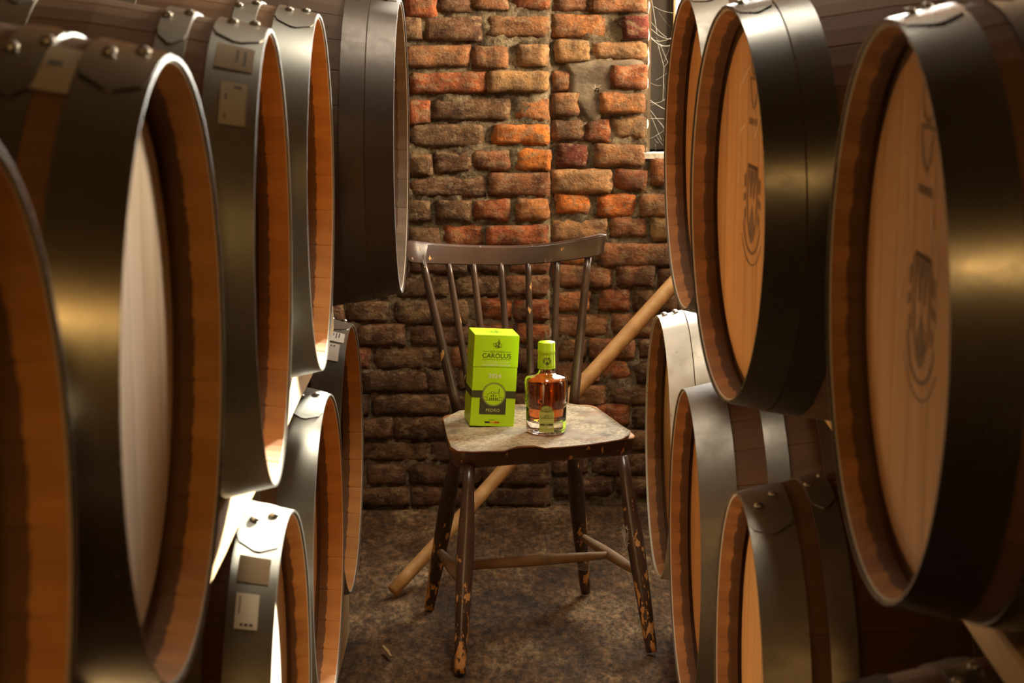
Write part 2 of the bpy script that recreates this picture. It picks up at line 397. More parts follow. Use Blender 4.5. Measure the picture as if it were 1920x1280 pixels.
# bricks as they can be picked out: x0, x1, y0, y1 in the frame, colour tone
left_rows = [  # lower rows all in the dark tone: soot, and shade put into the colour
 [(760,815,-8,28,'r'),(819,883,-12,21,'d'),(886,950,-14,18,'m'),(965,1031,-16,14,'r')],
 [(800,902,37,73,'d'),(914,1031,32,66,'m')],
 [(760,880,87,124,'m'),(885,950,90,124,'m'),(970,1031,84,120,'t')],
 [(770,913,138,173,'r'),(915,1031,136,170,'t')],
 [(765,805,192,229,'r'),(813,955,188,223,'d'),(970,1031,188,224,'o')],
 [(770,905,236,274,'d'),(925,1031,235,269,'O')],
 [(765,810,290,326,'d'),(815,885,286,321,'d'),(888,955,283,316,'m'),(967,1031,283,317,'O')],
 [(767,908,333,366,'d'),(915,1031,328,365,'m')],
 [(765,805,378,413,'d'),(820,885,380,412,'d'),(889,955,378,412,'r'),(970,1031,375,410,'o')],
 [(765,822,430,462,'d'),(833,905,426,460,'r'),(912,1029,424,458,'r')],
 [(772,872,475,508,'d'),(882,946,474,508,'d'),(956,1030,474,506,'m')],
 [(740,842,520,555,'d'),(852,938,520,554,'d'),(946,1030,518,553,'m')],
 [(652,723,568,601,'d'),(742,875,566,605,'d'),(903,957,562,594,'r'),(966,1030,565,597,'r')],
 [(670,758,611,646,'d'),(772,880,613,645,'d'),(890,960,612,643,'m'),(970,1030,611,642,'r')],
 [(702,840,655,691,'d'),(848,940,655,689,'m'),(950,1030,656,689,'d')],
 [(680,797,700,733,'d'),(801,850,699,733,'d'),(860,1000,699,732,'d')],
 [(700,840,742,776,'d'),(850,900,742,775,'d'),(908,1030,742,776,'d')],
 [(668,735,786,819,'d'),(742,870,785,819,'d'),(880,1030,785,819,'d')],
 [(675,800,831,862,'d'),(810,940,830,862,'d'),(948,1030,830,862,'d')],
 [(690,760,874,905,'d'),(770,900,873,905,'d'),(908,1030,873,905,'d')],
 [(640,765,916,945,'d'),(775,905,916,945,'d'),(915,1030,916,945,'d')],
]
right_rows = [  # foot rows dark here too, partly shade in the brick tone
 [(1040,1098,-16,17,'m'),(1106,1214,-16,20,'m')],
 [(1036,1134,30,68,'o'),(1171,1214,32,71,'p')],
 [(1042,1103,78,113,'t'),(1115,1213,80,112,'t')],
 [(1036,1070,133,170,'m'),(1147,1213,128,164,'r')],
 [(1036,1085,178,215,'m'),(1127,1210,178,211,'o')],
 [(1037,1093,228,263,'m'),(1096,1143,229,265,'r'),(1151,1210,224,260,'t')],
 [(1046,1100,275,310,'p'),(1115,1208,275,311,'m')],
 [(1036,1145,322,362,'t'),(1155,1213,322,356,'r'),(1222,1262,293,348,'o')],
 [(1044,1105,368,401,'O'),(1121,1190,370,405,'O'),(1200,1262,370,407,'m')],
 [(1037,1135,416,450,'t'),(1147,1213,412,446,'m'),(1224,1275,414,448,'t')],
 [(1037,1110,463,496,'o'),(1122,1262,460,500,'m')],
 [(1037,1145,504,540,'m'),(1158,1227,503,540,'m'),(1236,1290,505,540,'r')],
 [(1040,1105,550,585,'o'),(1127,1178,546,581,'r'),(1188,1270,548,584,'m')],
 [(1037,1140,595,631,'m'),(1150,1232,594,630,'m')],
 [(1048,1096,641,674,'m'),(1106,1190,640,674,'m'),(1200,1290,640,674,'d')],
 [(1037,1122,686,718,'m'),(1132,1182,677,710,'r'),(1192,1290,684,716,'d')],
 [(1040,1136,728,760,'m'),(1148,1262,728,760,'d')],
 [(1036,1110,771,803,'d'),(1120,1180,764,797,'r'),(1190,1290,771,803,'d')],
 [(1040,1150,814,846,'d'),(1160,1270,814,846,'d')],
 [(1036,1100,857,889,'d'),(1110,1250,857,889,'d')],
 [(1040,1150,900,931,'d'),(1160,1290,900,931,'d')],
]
cnt = 0
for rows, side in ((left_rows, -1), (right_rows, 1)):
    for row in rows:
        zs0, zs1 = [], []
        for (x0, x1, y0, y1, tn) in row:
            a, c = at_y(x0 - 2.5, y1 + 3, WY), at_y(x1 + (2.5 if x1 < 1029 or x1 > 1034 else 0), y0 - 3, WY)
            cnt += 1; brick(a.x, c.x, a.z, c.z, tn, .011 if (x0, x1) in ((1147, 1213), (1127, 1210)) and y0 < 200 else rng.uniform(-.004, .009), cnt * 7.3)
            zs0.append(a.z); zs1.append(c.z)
        za, zb = sum(zs0) / len(zs0), sum(zs1) / len(zs1)
        if side < 0:                                  # on behind the barrels
            x = at_y(row[0][0], row[0][2], WY).x - .014
            while x > -.86:
                L = rng.choice((.2, .2, .1)); cnt += 1
                brick(x - L, x, za, zb, rng.choice('dddmr'), rng.uniform(-.003, .006), cnt * 7.3); x -= L + .014
        else:
            x = at_y(row[-1][1], row[-1][2], WY).x + .014
            while x < .78 and zb < SILL - .01:
                L = rng.choice((.2, .2, .1)); cnt += 1
                brick(x, x + L, za, zb, rng.choice('ddmmr'), rng.uniform(-.003, .006), cnt * 7.3); x += L + .014
for k in range(4):
    za = at_y(900, -22, WY).z + .0735 * k; x = -.86
    while x < JX - .05:
        L = min(rng.choice((.2, .2, .1)), JX - .006 - x); cnt += 1
        brick(x, x + L, za, za + .058, rng.choice('dmmrto'), rng.uniform(-.003, .006), cnt * 7.3); x += L + .014
# smear of cement over the bricks beside the window
pp = [(1058,112),(1085,115),(1110,111),(1150,113),(1190,110),(1208,117),(1210,140),(1206,160),(1196,176),(1178,190),(1150,200),(1132,212),(1126,228),(1112,234),(1102,235),(1096,226),(1088,212),(1080,198),(1068,188),(1061,176),(1066,160),(1062,146),(1066,134),(1058,124)]
pts = [at_y(x, y, WY + .005) for x, y in pp]
ce = sum(pts, Vector()) / len(pts)
v, q = [], []
rings = 7
for k in range(rings + 1):
    for p in pts:
        w = ce.lerp(p, (k + .3) / (rings + .3)); e = .004 if k < rings else -.010
        v.append((w.x, face_y(1) - WY - e - .003 - .0035 * nz(w.x, 3, w.z, 22), w.z))
N = len(pts)
for k in range(rings):
    for i in range(N): q.append((k * N + i, k * N + (i + 1) % N, (k + 1) * N + (i + 1) % N, (k + 1) * N + i))
q.append(tuple(range(N)))
ob('cement_patch', mk('cement_patch', v, q, True), M['cement'], wall)
# pale crumbly strip that paints the backlit rim of the jamb
def crumb(name, p0, p1, r, parent, n=60, seed=0):
    pts, rad = [], []
    for k in range(n + 1):
        t_ = k / n; p = Vector(p0).lerp(Vector(p1), t_)
        pts.append(p + Vector((.005 * nz(p.x, seed, p.z, 35), .004 * nz(p.x, seed + 3, p.z, 30), .004 * nz(p.z, seed + 7, p.x, 35))))
        rad.append(r * (1 + .55 * nz(p.x, seed + 9, p.z, 45)))
    m = MB(); m.tube(pts, rad, 8); m.build(name, M['lime'], parent, True)
crumb('jamb_edge', (JX - .004, .040, SILL - .02), (JX + .000, .040, 1.75), .0065, wall, 120)
# window of the brick wall
w2 = tag(empty('window_2', (JX, WY, SILL)), kind='structure')
ww, wh = PX - JX, WTOP - SILL
b = MB(); b.box((-.006, .018, -.016), (ww + .01, .34, 0)); b.build('window_sill', M['lime'], w2)
b = MB(); b.box((0, .045, 0), (.012, .34, wh)); b.box((ww - .01, .045, 0), (ww, .34, wh)); b.box((0, .045, wh - .01), (ww, .34, wh)); b.build('reveal', M['plaster'], w2)
dk = at_y(1262, 60, WY + .14).x - JX
b = MB(); b.box((.012, .14, 0), (dk, .165, wh)); b.build('shutter_board', M['darkboard'], w2)
b = MB(); b.box((dk, .13, 0), (dk + .006, .18, wh)); b.build('frame_stile', M['beam'], w2)
b = MB(); b.box((ww - .05, .14, 0), (ww, .18, wh)); b.build('frame_stile', M['darkboard'], w2)
b = MB(); b.box((dk + .012, .155, 0), (ww - .05, .159, wh)); b.build('window_pane', M['pane'], w2)
# cobwebs across the recess
web = MB(); rr = random.Random(3)
def strand(a, c, sag, r=.0005):
    a, c, r = Vector(a), Vector(c), r * .6
    web.tube([a.lerp(c, k / 6) + Vector((0, 0, -sag * 4 * (k / 6) * (1 - k / 6))) for k in range(7)], r, 4)
def wp(x, y, d=.06): return at_y(x, y, WY + d)
for (a, c, s, r) in [((1219,68),(1268,78),.02,.0011),((1219,52),(1266,72),.012,.0007),((1218,72),(1265,66),.012,.0008),((1220,40),(1250,70),.004,.0005),
    ((1216,185),(1254,208),.003,.0008),((1212,188),(1252,182),.012,.0007),((1245,126),(1243,188),0,.0006),((1245,126),(1262,104),0,.0005),((1245,126),(1234,84),0,.0005),
    ((1215,200),(1248,242),.002,.0005),((1216,222),(1256,223),0,.0006),((1222,0),(1232,64),-.003,.0006),((1230,150),(1254,134),.002,.0004),((1214,150),(1240,160),.006,.0004),
    ((1238,82),(1258,132),.0,.0004),((1226,12),(1262,24),.004,.0005),((1220,215),(1240,262),0,.0004),((1212,262),(1250,240),.004,.0004)]:
    strand(wp(*a), wp(*c), s, r)
for k in range(12):
    x, y = rr.uniform(1217, 1262), rr.choice((rr.uniform(2, 90), rr.uniform(150, 270)))
    strand(wp(x, y, rr.uniform(.04, .12)), wp(x + rr.uniform(-22, 22), y + rr.uniform(5, 40), rr.uniform(.04, .12)), .002, .00028)
tag(web.build('cobweb', M['web']), 'dusty grey cobwebs stretched across the corner of the small window', 'cobweb', kind='stuff')

# ------------------------------------------------------------------ barrels
L = HL * 2; RH, RB = .288, .348
def rad(u): return RH + (RB - RH) * (1 - ((u - HL) / HL) ** 2)
NST = 28
def stave_mesh(name, dp):
    us = [0, dp - .018, dp - .0075, dp - .006, dp - .0005, dp + .001, .1, .2, .33, HL]; us = us + [L - u for u in us[-2::-1]]
    def inner(u):
        u = min(u, L - u); r = rad(u)
        if u < .0005: return r - .0035
        if u < dp - .017: return r - .016
        if u < dp - .0065: return r - .019
        if u < dp: return r - .0135
        return r - .025
    a = math.pi / NST
    v, q = [], []
    for u in us:
        r, ri = rad(u), inner(u); x = HL - u
        for w, p in ((-a * .996, r - .0009), (-a * .93, r), (0, r + .0003), (a * .93, r), (a * .996, r - .0009), (a * .996, ri + .0004), (a * .93, ri), (a * .46, ri), (0, ri), (-a * .46, ri), (-a * .93, ri), (-a * .996, ri + .0004)):
            v.append((x, p * math.sin(w), p * math.cos(w)))
    n = 12
    for i in range(len(us) - 1):
        for k in range(n): q.append((i * n + k, i * n + (k + 1) % n, (i + 1) * n + (k + 1) % n, (i + 1) * n + k))
    q.append(tuple(range(n))[::-1]); q.append(tuple((len(us) - 1) * n + k for k in range(n)))
    return mk(name, v, q)
DEPTH = dict(stave=.0515, stave_old=.0515, stave_brown=.041, stave_short=.036)
M['stave_short'] = wood('oak_stave_lit', (.33, .14, .034), (.50, .235, .065), band=HL - .020, rough=.8, rnd=.2)  # same oak colours as stave, band moved for the shallower chime
MS = {k: stave_mesh('stave', DEPTH[k]) for k in DEPTH}
for k, m in MS.items(): m.materials.append(M[k])
RHEAD = RH - .013
def head_meshes(mat):
    out = []
    edges = [-RHEAD, -.20, -.125, -.045, .04, .12, .195, RHEAD]
    for a, c in zip(edges, edges[1:]):
        a2, c2 = a + .0006, c - .0006
        n = 8; ring = []
        for k in range(n + 1):
            y = a2 + (c2 - a2) * k / n; ring.append((y, math.sqrt(max(0, RHEAD ** 2 - y * y))))
        ring2 = ring + [(y, -z) for y, z in ring[::-1]]
        if abs(ring2[0][1]) < 1e-4: ring2.pop()
        N = len(ring2); v, q = [], []
        for (x, sc) in ((0, 1.0), (-.0045, 1.0), (-.018, 1.0)):
            for y, z in ring2:
                my = (a + c) / 2
                if x == 0: y = my + (y - my) * .985; z *= .965
                v.append((x, y, z))
        for i in range(2):
            for k in range(N): q.append((i * N + k, (i + 1) * N + k, (i + 1) * N + (k + 1) % N, i * N + (k + 1) % N))
        q.append(tuple(range(N))[::-1]); q.append(tuple(range(2 * N, 3 * N)))
        m = mk('head_board', v, q); m.materials.append(mat); out.append(m)
    return out
MH = {k: head_meshes(M[k]) for k in ('head', 'head_pale')}
_hc = {}
def hoop_mesh(u0, u1, mat):
    key = (round(u0, 4), round(u1, 4), mat)
    if key in _hc: return _hc[key]
    v, q = [], []; n = 84; T = .0022
    us = [u0, u0 + (u1 - u0) * .5, u1]
    prof = [(u, rad(u) + (T if i_ else T + .0008)) for i_, u in enumerate(us)] + [(u, rad(u) - .0002) for u in us[::-1]]
    k_ = len(prof)
    for i in range(n):
        w = 2 * math.pi * i / n
        for u, r in prof: v.append((HL - u, r * math.sin(w), r * math.cos(w)))
    for i in range(n):
        for k in range(k_): q.append((i * k_ + k, i * k_ + (k + 1) % k_, ((i + 1) % n) * k_ + (k + 1) % k_, ((i + 1) % n) * k_ + k))
    m = mk('hoop', v, q, True); m.materials.append(M[mat]); m.set_sharp_from_angle(angle=R(35)); _hc[key] = m; return m
def lap_mesh(u0, u1, mat):
    key = ('lap', round(u0, 4), round(u1, 4), mat)
    if key in _hc: return _hc[key]
    v, q = [], []; n = 12; A = .30
    for i in range(n + 1):
        s = i / n; w = -A + 2 * A * s
        tap = 1 if s < .82 else math.sqrt(max(0.02, 1 - ((s - .82) / .18) ** 2))
        tap *= 1 if s > .18 else math.sqrt(max(0.02, 1 - ((.18 - s) / .18) ** 2))
        um = (u0 + u1) / 2; hw = (u1 - u0) / 2 * .97 * tap
        for u, d in ((um - hw, .0045), (um + hw, .0045), (um + hw, .0015), (um - hw, .0015)):
            r = rad(u) + d; v.append((HL - u, r * math.sin(w), r * math.cos(w)))
    for i in range(n):
        for k in range(4): q.append((i * 4 + k, i * 4 + (k + 1) % 4, (i + 1) * 4 + (k + 1) % 4, (i + 1) * 4 + k))
    q.append((3, 2, 1, 0)); q.append(tuple(n * 4 + k for k in range(4)))
    m = mk('hoop_lap', v, q); m.materials.append(M[mat]); _hc[key] = m; return m
b = MB(); b.lathe([(.0075, 0), (.0072, .002), (.0055, .0042), (.0028, .0054), (.0004, .0057)], 10); RIV = b.mesh('rivet', True); RIV.materials.append(M['rivet'])

def on_head(y, z, d=.0006): return (HL - .0395 + d, y, z)
def arc(cy, cz, r, a0, a1, wd, n=16):
    o, i = [], []
    for k in range(n + 1):
        w = a0 + (a1 - a0) * k / n
        o.append((cy + r * math.sin(w), cz + r * math.cos(w))); i.append((cy + (r - wd) * math.sin(w), cz + (r - wd) * math.cos(w)))
    return [[o[k], o[k + 1], i[k + 1], i[k]] for k in range(n)]
def stroke(pts, wd):
    out = []
    for (a, c), (d, e) in zip(pts, pts[1:]):
        n = math.hypot(d - a, e - c) or 1; px, pz = -(e - c) / n * wd / 2, (d - a) / n * wd / 2
        out.append([(a + px, c + pz), (d + px, e + pz), (d - px, e - pz), (a - px, c - pz)])
    return out
def head_mark(name, polys, mat, parent, dp):
    m = MB()
    for p in polys: m.poly([(HL - dp + .0021, y, z) for y, z in p])
    o = m.build(name, mat, parent); o.location = (0, 0, RB); return o
def crest():
    p = []; K = lambda ps: [[(y * .95, z * .82 + .004) for y, z in q] for q in ps]
    # shield with two facing wedges (an hourglass), flanking bars and scroll below
    sh = [(-.034, .064), (.034, .064), (.034, .0), (.030, -.035), (.016, -.06), (0, -.072), (-.016, -.06), (-.030, -.035), (-.034, 0), (-.034, .064)]
    p += stroke(sh, .007)
    p += [[(-.028, .058), (-.006, .058), (-.004, .012), (-.014, .004)], [(.028, .058), (.006, .058), (.004, .012), (.014, .004)]]
    p += [[(-.005, .058), (.005, .058), (.0, .03)], [(0, -.002), (.022, -.046), (0, -.066), (-.022, -.046)]]
    p += [[(-.034, .068), (.034, .068), (.034, .060), (-.034, .060)]]
    for s in (-1, 1):
        p += [[(s * .046, .05), (s * .060, .045), (s * .060, .02), (s * .046, .025)], [(s * .046, .015), (s * .064, .008), (s * .064, -.006), (s * .046, 0)],
              [(s * .046, -.012), (s * .058, -.02), (s * .054, -.04), (s * .044, -.03)]]
    p += arc(0, -.028, .066, R(100), R(260), .006) + arc(0, -.032, .082, R(115), R(245), .003)
    return K(p)
def small_mark():
    return arc(0, .215, .026, 0, 2 * math.pi, .005) + stroke([(-.026, .185), (-.016, .155), (0, .142), (.016, .155), (.026, .185)], .006) + stroke([(-.03, .186), (.03, .186)], .005) + \
        [[(x, .128), (x + .006, .128), (x + .006, .118), (x, .118)] for x in (-.03, -.02, -.01, .0, .01, .02)]

HOOPS_STD = [(-.003, .060), (.086, .122), (.27, .31)]
HOOPS_DBL = [(-.003, .050), (.052, .097), (.27, .31)]
HOOPS_TRI = [(-.003, .060), (.112, .150), (.205, .245)]
def barrel(label, hx, y, zc, side, yaw=0.0, stave='stave', head='head', hoops=HOOPS_STD, hmat='hoop', lapa=0.0, spin=0.0, group=None, name='barrel', sc=1.0, lap=True):
    """side -1: stands left of the aisle with its head facing right"""
    rz = (0 if side < 0 else math.pi) + R(yaw)
    ax = Vector((math.cos(rz), math.sin(rz), 0))
    c = Vector((hx, y, zc)) - ax * HL * sc
    root = empty(name, (c.x, c.y, zc - RB * sc), rz); root.scale = (sc,) * 3
    tag(root, label, 'barrel', group)
    for k in range(NST):
        o = ob('stave', MS[stave], None, root); o.location = (0, 0, RB); o.rotation_euler = (2 * math.pi * k / NST + spin, 0, 0)
    for end in (0, 1):
        for m in MH[head]:
            o = ob('head_board', m, None, root); o.location = ((HL - DEPTH[stave] + .0015) * (1 if end == 0 else -1), 0, RB)
            o.rotation_euler = (0, 0, 0 if end == 0 else math.pi)
    allh = [(u0, u1, 0) for u0, u1 in hoops] + [(u0, u1, 1) for u0, u1 in hoops]
    for i, (u0, u1, e) in enumerate(allh):
        h = ob('hoop', hoop_mesh(u0, u1, hmat), None, root); h.location = (0, 0, RB)
        if e: h.rotation_euler = (0, 0, math.pi)
        a = lapa + (.12 if i % 2 else -.05) * (1 if i else 0)
        if e: continue
        if lap:
            p = ob('hoop_lap', lap_mesh(u0, u1, hmat), None, h); p.rotation_euler = (a, 0, 0)
        for du, da in ((-.012, -.05), (.012, .05)) if lap else ((-.012, .03), (-.012, -.055), (.012, .03), (.012, -.055)):
            u = (u0 + u1) / 2 + du; r = rad(u) + (.0045 if lap else .002)
            w = ob('rivet', RIV, None, h); w.location = (HL - u, -r * math.sin(a + da), r * math.cos(a + da)); w.rotation_euler = (a + da, 0, 0)
    return root
def hoop_patch(root, u0, u1, a0, a1, mat, name='paper_label', d=.0036, n=6, print_rows=()):
    """sheet of paper stuck round the hoop; angles from the top, towards the viewer positive"""
    m = MB(); V, Q = [], []
    for i in range(n + 1):
        w = a0 + (a1 - a0) * i / n
        for u in (u0, u1):
            r = rad(u) + d; V.append((HL - u, -r * math.sin(w), r * math.cos(w)))
    for i in range(n): Q.append((2 * i, 2 * i + 2, 2 * i + 3, 2 * i + 1))
    m.add(V, Q); o = m.build(name, mat, root); o.location = (0, 0, RB)
    if print_rows:
        m = MB()
        for (f0, f1, g0, g1) in print_rows:           # fractions across and along the label
            P = []
            for f, g in ((f0, g0), (f1, g0), (f1, g1), (f0, g1)):
                u = u0 + (u1 - u0) * f; w = a0 + (a1 - a0) * g; r = rad(u) + d + .0004
                P.append((HL - u, -r * math.sin(w), r * math.cos(w)))
            m.poly(P)
        m.build('print', M['ink'], o)
    return o
ZT, ZB = 1.207, .526
GL, GR = 'barrels stacked along the aisle, heads towards the chair', 'barrels stacked along the aisle, heads towards the chair'
G = 'oak barrels stacked on both sides of the aisle'
T0 = barrel('oak barrel in the upper tier next to the one with a brown paper sheet', -.312, 1.10, ZT, -1, .5, head='head', group=G, hmat='hoop_gloss', lapa=.1, spin=.03)
T1 = barrel('oak barrel with pale whitish head and brown paper sheet pasted on its hoops', -.311, 1.83, ZT, -1, 0, head='head_pale', group=G, hmat='hoop_gloss', lapa=.15, spin=.1)
T2 = barrel('oak barrel with two dim paper labels on end hoop, between pale-headed barrel and another', -.306, 2.55, ZT, -1, 2.0, group=G, lapa=.06, spin=.06)
T3 = barrel('upper-tier oak barrel with unlabelled grey hoops beside the blackened old barrel', -.315, 3.29, ZT, -1, 1, group=G, lapa=.1, spin=.12)
T4 = barrel('blackened old barrel with dark twin steel hoops hanging close to the brick wall', -.2225, 4.02, 1.218, -1, 0, stave='stave_old', hoops=HOOPS_DBL, hmat='hoop_dark', group=G, lapa=-.1, spin=.0)
B1 = barrel('lower-tier barrel with one white label on hoop and sunlit white head', -.320, 2.76, ZB - .01, -1, .3, stave='stave_short', head='head_pale', group=G, lapa=.10, spin=.05)
B2 = barrel('lower-tier barrel with plain unlabelled end hoop beside the twin-labelled one', -.333, 3.516, ZB, -1, -.5, group=G, lapa=.08, spin=.02)
B3 = barrel('lower-tier barrel with two white labels below its hoop rivets, next to brick wall', -.348, 4.23, ZB, -1, -.5, group=G, lapa=-.13, spin=.08)
R1 = barrel('barrel with crest and small oval mark branded on its tan head, upper tier', .371, 1.985, 1.235, 1, 1.6, stave='stave_brown', group=G, hmat='hoop_black', lapa=.05, hoops=HOOPS_STD)
R2 = barrel('barrel with branded crest and white chalk strokes on its head, upper tier', .315, 2.95, 1.228, 1, 4.9, stave='stave_brown', group=G, hoops=HOOPS_DBL, spin=.09, hmat='hoop_black')
R3 = barrel('upper-tier barrel with faint chalk ticks on its head in front of the cobwebbed window', .322, 3.75, 1.228, 1, 2.8, stave='stave_brown', group=G, spin=.05, hmat='hoop_mid')
Q0 = barrel('lower-tier barrel under the crest-branded barrel, its side crossed by a tan beam',   .345, 2.0, ZB, 1, 0, stave='stave_brown', group=G, hoops=HOOPS_TRI, lapa=-.1, hmat='hoop_black')
Q1 = barrel('lower-tier barrel with short chalk dashes on its head and rivets on top', .335, 2.826, ZB, 1, .8, stave='stave_brown', group=G, hoops=HOOPS_STD, lapa=-.12, spin=.03, hmat='hoop_mid')
Q2 = barrel('lower-tier barrel with a thin chalk squiggle on its head beside the zinc-hooped one', .318, 3.56, ZB, 1, 1, stave='stave_brown', group=G, hoops=HOOPS_TRI, lapa=.9, spin=.07, hmat='hoop_mid')
Q3 = barrel('lower-tier barrel with wide pale zinc hoops and four rivets beside the pole', .325, 4.34, ZB, 1, 1.5, stave='stave_brown', group=G, hoops=HOOPS_DBL, hmat='hoop_light', lap=False, lapa=.1)
R5 = barrel('barrel in the upper tier set back between the stained one and the corner stack', .75, 4.505, 1.228, 1, 0, stave='stave_brown', group=G, spin=.02, hmat='hoop_mid')  # this and the next two: unseen barrels added to block light to the wall
R4 = barrel('barrel in the upper tier of the corner stack under the side window by brick wall', .95, 5.22, 1.228, 1, 0, stave='stave_brown', group=G, spin=.06, hmat='hoop_mid')
Q4 = barrel('barrel in the lower tier of the corner stack under the side window by brick wall', .95, 5.15, ZB, 1, 0, stave='stave_brown', group=G, spin=.03)
DB = DEPTH['stave_brown']
for r_ in (R1, R2):
    head_mark('brand_crest', crest(), M['brand'], r_, DB); head_mark('brand_mark', small_mark(), M['brand'], r_, DB)
for r_, lines in ((R2, ([(-.03, .205), (-.10, .17), (-.095, .10), (-.105, .02)], [(-.097, .10), (-.06, .115)], [(.0, .15), (.012, .10), (.05, .14)])),
                  (Q2, ([(-.05, .12), (-.03, .08), (-.045, .05), (-.02, .02), (-.03, -.02)],)),
                  (Q1, ([(.02, .02), (.05, -.01)], [(-.03, -.13), (.02, -.17)], [(.0, -.2), (.04, -.23)])),
                  (R1, ([(-.09, .15), (-.07, .05), (-.1, .0)], [(.03, .1), (.06, .06), (.05, -.03)])),
                  (R3, ([(-.06, .16), (-.05, .10), (-.07, .08)], [(-.05, .06), (-.045, .02)]))):
    for ln in lines: head_mark('chalk_mark', stroke(ln, .004), M['chalk'], r_, DB)
rows = [(.10, .16, .1, .8), (.22, .28, .1, .85), (.35, .41, .15, .7)]
hoop_patch(B3, .003, .042, .22, .36, M['paper'], print_rows=[(.25, .32, .1, .6), (.40, .46, .1, .7), (.55, .6, .1, .45), (.7, .75, .1, .3)])
hoop_patch(B3, .010, .038, .39, .58, M['paper'], print_rows=[(.8, .86, .3, .9), (.3, .45, .12, .2), (.55, .65, .12, .2)])
hoop_patch(T2, .006, .050, .40, .58, M['paper_old'], print_rows=[(.2, .26, .2, .8), (.4, .46, .2, .7)])
hoop_patch(T2, .010, .040, .66, .88, M['paper_dim'], print_rows=[(.75, .8, .3, .9), (.2, .5, .1, .14)])
hoop_patch(B1, .018, .048, .66, .84, M['paper'], print_rows=[(.8, .85, .1, .6), (.2, .35, .85, .92), (.42, .57, .85, .92), (.64, .75, .85, .92)])
hoop_patch(B1, .008, .05, .44, .60, M['paper_old'])
hoop_patch(T1, .058, .118, .24, .52, M['paper_old'], d=.0042, print_rows=[(.2, .4, .4, .5), (.5, .6, .35, .6), (.7, .85, .4, .48)])

# timbers between and under the tiers
def timber(label, a, c, group='dunnage timbers between barrel tiers'):
    o = empty('timber_beam', ((a[0] + c[0]) / 2, (a[1] + c[1]) / 2, a[2]))
    hx, hy, hz = (c[0] - a[0]) / 2, (c[1] - a[1]) / 2, c[2] - a[2]
    m = MB(); ys = [-hy + 2 * hy * k / 40 for k in range(41)]; V, Q = [], []
    for yy in ys:
        j = .003 * nz(a[0], yy, 0, 4)
        V += [(-hx + j, yy, 0), (hx + j, yy, 0), (hx + j, yy, hz), (-hx + j, yy, hz)]
    for i in range(40):
        for k in range(4): Q.append((i * 4 + k, i * 4 + (k + 1) % 4, (i + 1) * 4 + (k + 1) % 4, (i + 1) * 4 + k))
    Q += [(3, 2, 1, 0), tuple(160 + k for k in range(4))]
    m.add(V, Q); bpy.data.objects.remove(o)
    o = m.build('timber_beam', M['beam']); o.location = ((a[0] + c[0]) / 2, (a[1] + c[1]) / 2, a[2]); bevel(o, .004, 1)
    return tag(o, label, 'beam', group)
timber('pale sawn beam carrying the tier of the blackened barrel, sunlit on its aisle side', (-.425, .7, .83), (-.369, 4.10, .903))
timber('sawn beam under the far ends of the barrels on the blackened-barrel side', (-1.16, .7, .83), (-1.10, 4.36, .903))
timber('tan beam between the tiers under the crest-branded barrels', (.50, .7, .858), (.57, 4.8, .904))
timber('sawn beam under the wall ends of the corner stack barrels', (1.72, 4.2, .83), (1.78, 5.5, .903))
timber('sawn beam under the far ends of the crest-branded barrels', (1.10, .7, .83), (1.16, 5.4, .903))
for (x0, x1, tx) in ((-.46, -.39, 'the white-labelled lower barrels'), (.40, .47, 'the chalk-marked lower barrels')):
    timber('floor sleeper under the aisle ends of ' + tx, (x0, 1.2, 0), (x1, 4.62, .222), 'floor sleepers under the lower tier')
    s = 1 if x0 > 0 else -1
    timber('floor sleeper under the wall ends of ' + tx, (min(s * 1.1, s * 1.17), 1.2, 0), (max(s * 1.1, s * 1.17), 4.5, .222), 'floor sleepers under the lower tier')

# ------------------------------------------------------------------ chair
CYAW = R(16.5)
croot = empty('spindle_chair', (.05, 4.64, 0), CYAW)
tag(croot, 'worn dark brown spindle-back wooden chair with chipped paint standing before brick wall', 'chair')
CI = (Matrix.Translation(croot.location) @ Matrix.Rotation(CYAW, 4, 'Z')).inverted()
def cw(p): return CI @ Vector(p)
ZS = .482
def leg(top, foot):
    top, foot = cw(top), cw(foot); m = MB(); prof = [(0, .0125), (.12, .014), (.3, .019), (.42, .0205), (.55, .0195), (.8, .0165), (.97, .0135), (1, .0125)]
    m.tube([top.lerp(foot, a) for a, _ in prof], [r for _, r in prof], 16)
    return m.build('leg', M['paint_leg'], croot, True)
legs = dict(fl=((-.098, 4.475, .45), (-.118, 4.335, 0)), fr=((.258, 4.56, .45), (.326, 4.477, 0)), rl=((-.128, 4.73, .45), (-.206, 4.80, 0)), rr=((.145, 4.83, .45), (.188, 4.93, 0)))
for a, c in legs.values(): leg(a, c)
def legpt(k, z):
    a, c = map(Vector, legs[k]); return c.lerp(a, z / .45)
sl = (legpt('rl', .157), legpt('fl', .19)); sr = (legpt('rr', .16), legpt('fr', .18))
for a, c in (sl, sr, (sl[0].lerp(sl[1], .5), sr[0].lerp(sr[1], .52))):
    a, c = cw(a), cw(c); m = MB(); m.tube([a.lerp(c, k / 8) for k in range(9)], [.0085 + .005 * math.sin(math.pi * k / 8) for k in range(9)], 12)
    m.build('stretcher', M['bare'], croot, True)
def rounded(pts, r, n=6):
    out = []
    for i, p in enumerate(pts):
        p = Vector(p); a = (Vector(pts[i - 1]) - p).normalized(); c = (Vector(pts[(i + 1) % len(pts)]) - p).normalized()
        ang = a.angle(c); d = r / math.tan(ang / 2); p0, p1 = p + a * d, p + c * d
        for k in range(n + 1):
            t_ = k / n; out.append((1 - t_) ** 2 * p0 + 2 * t_ * (1 - t_) * p + t_ * t_ * p1)
    return out
outl = rounded([(-.140, 4.462), (.300, 4.612), (.205, 4.985), (-.175, 4.855)], .045)
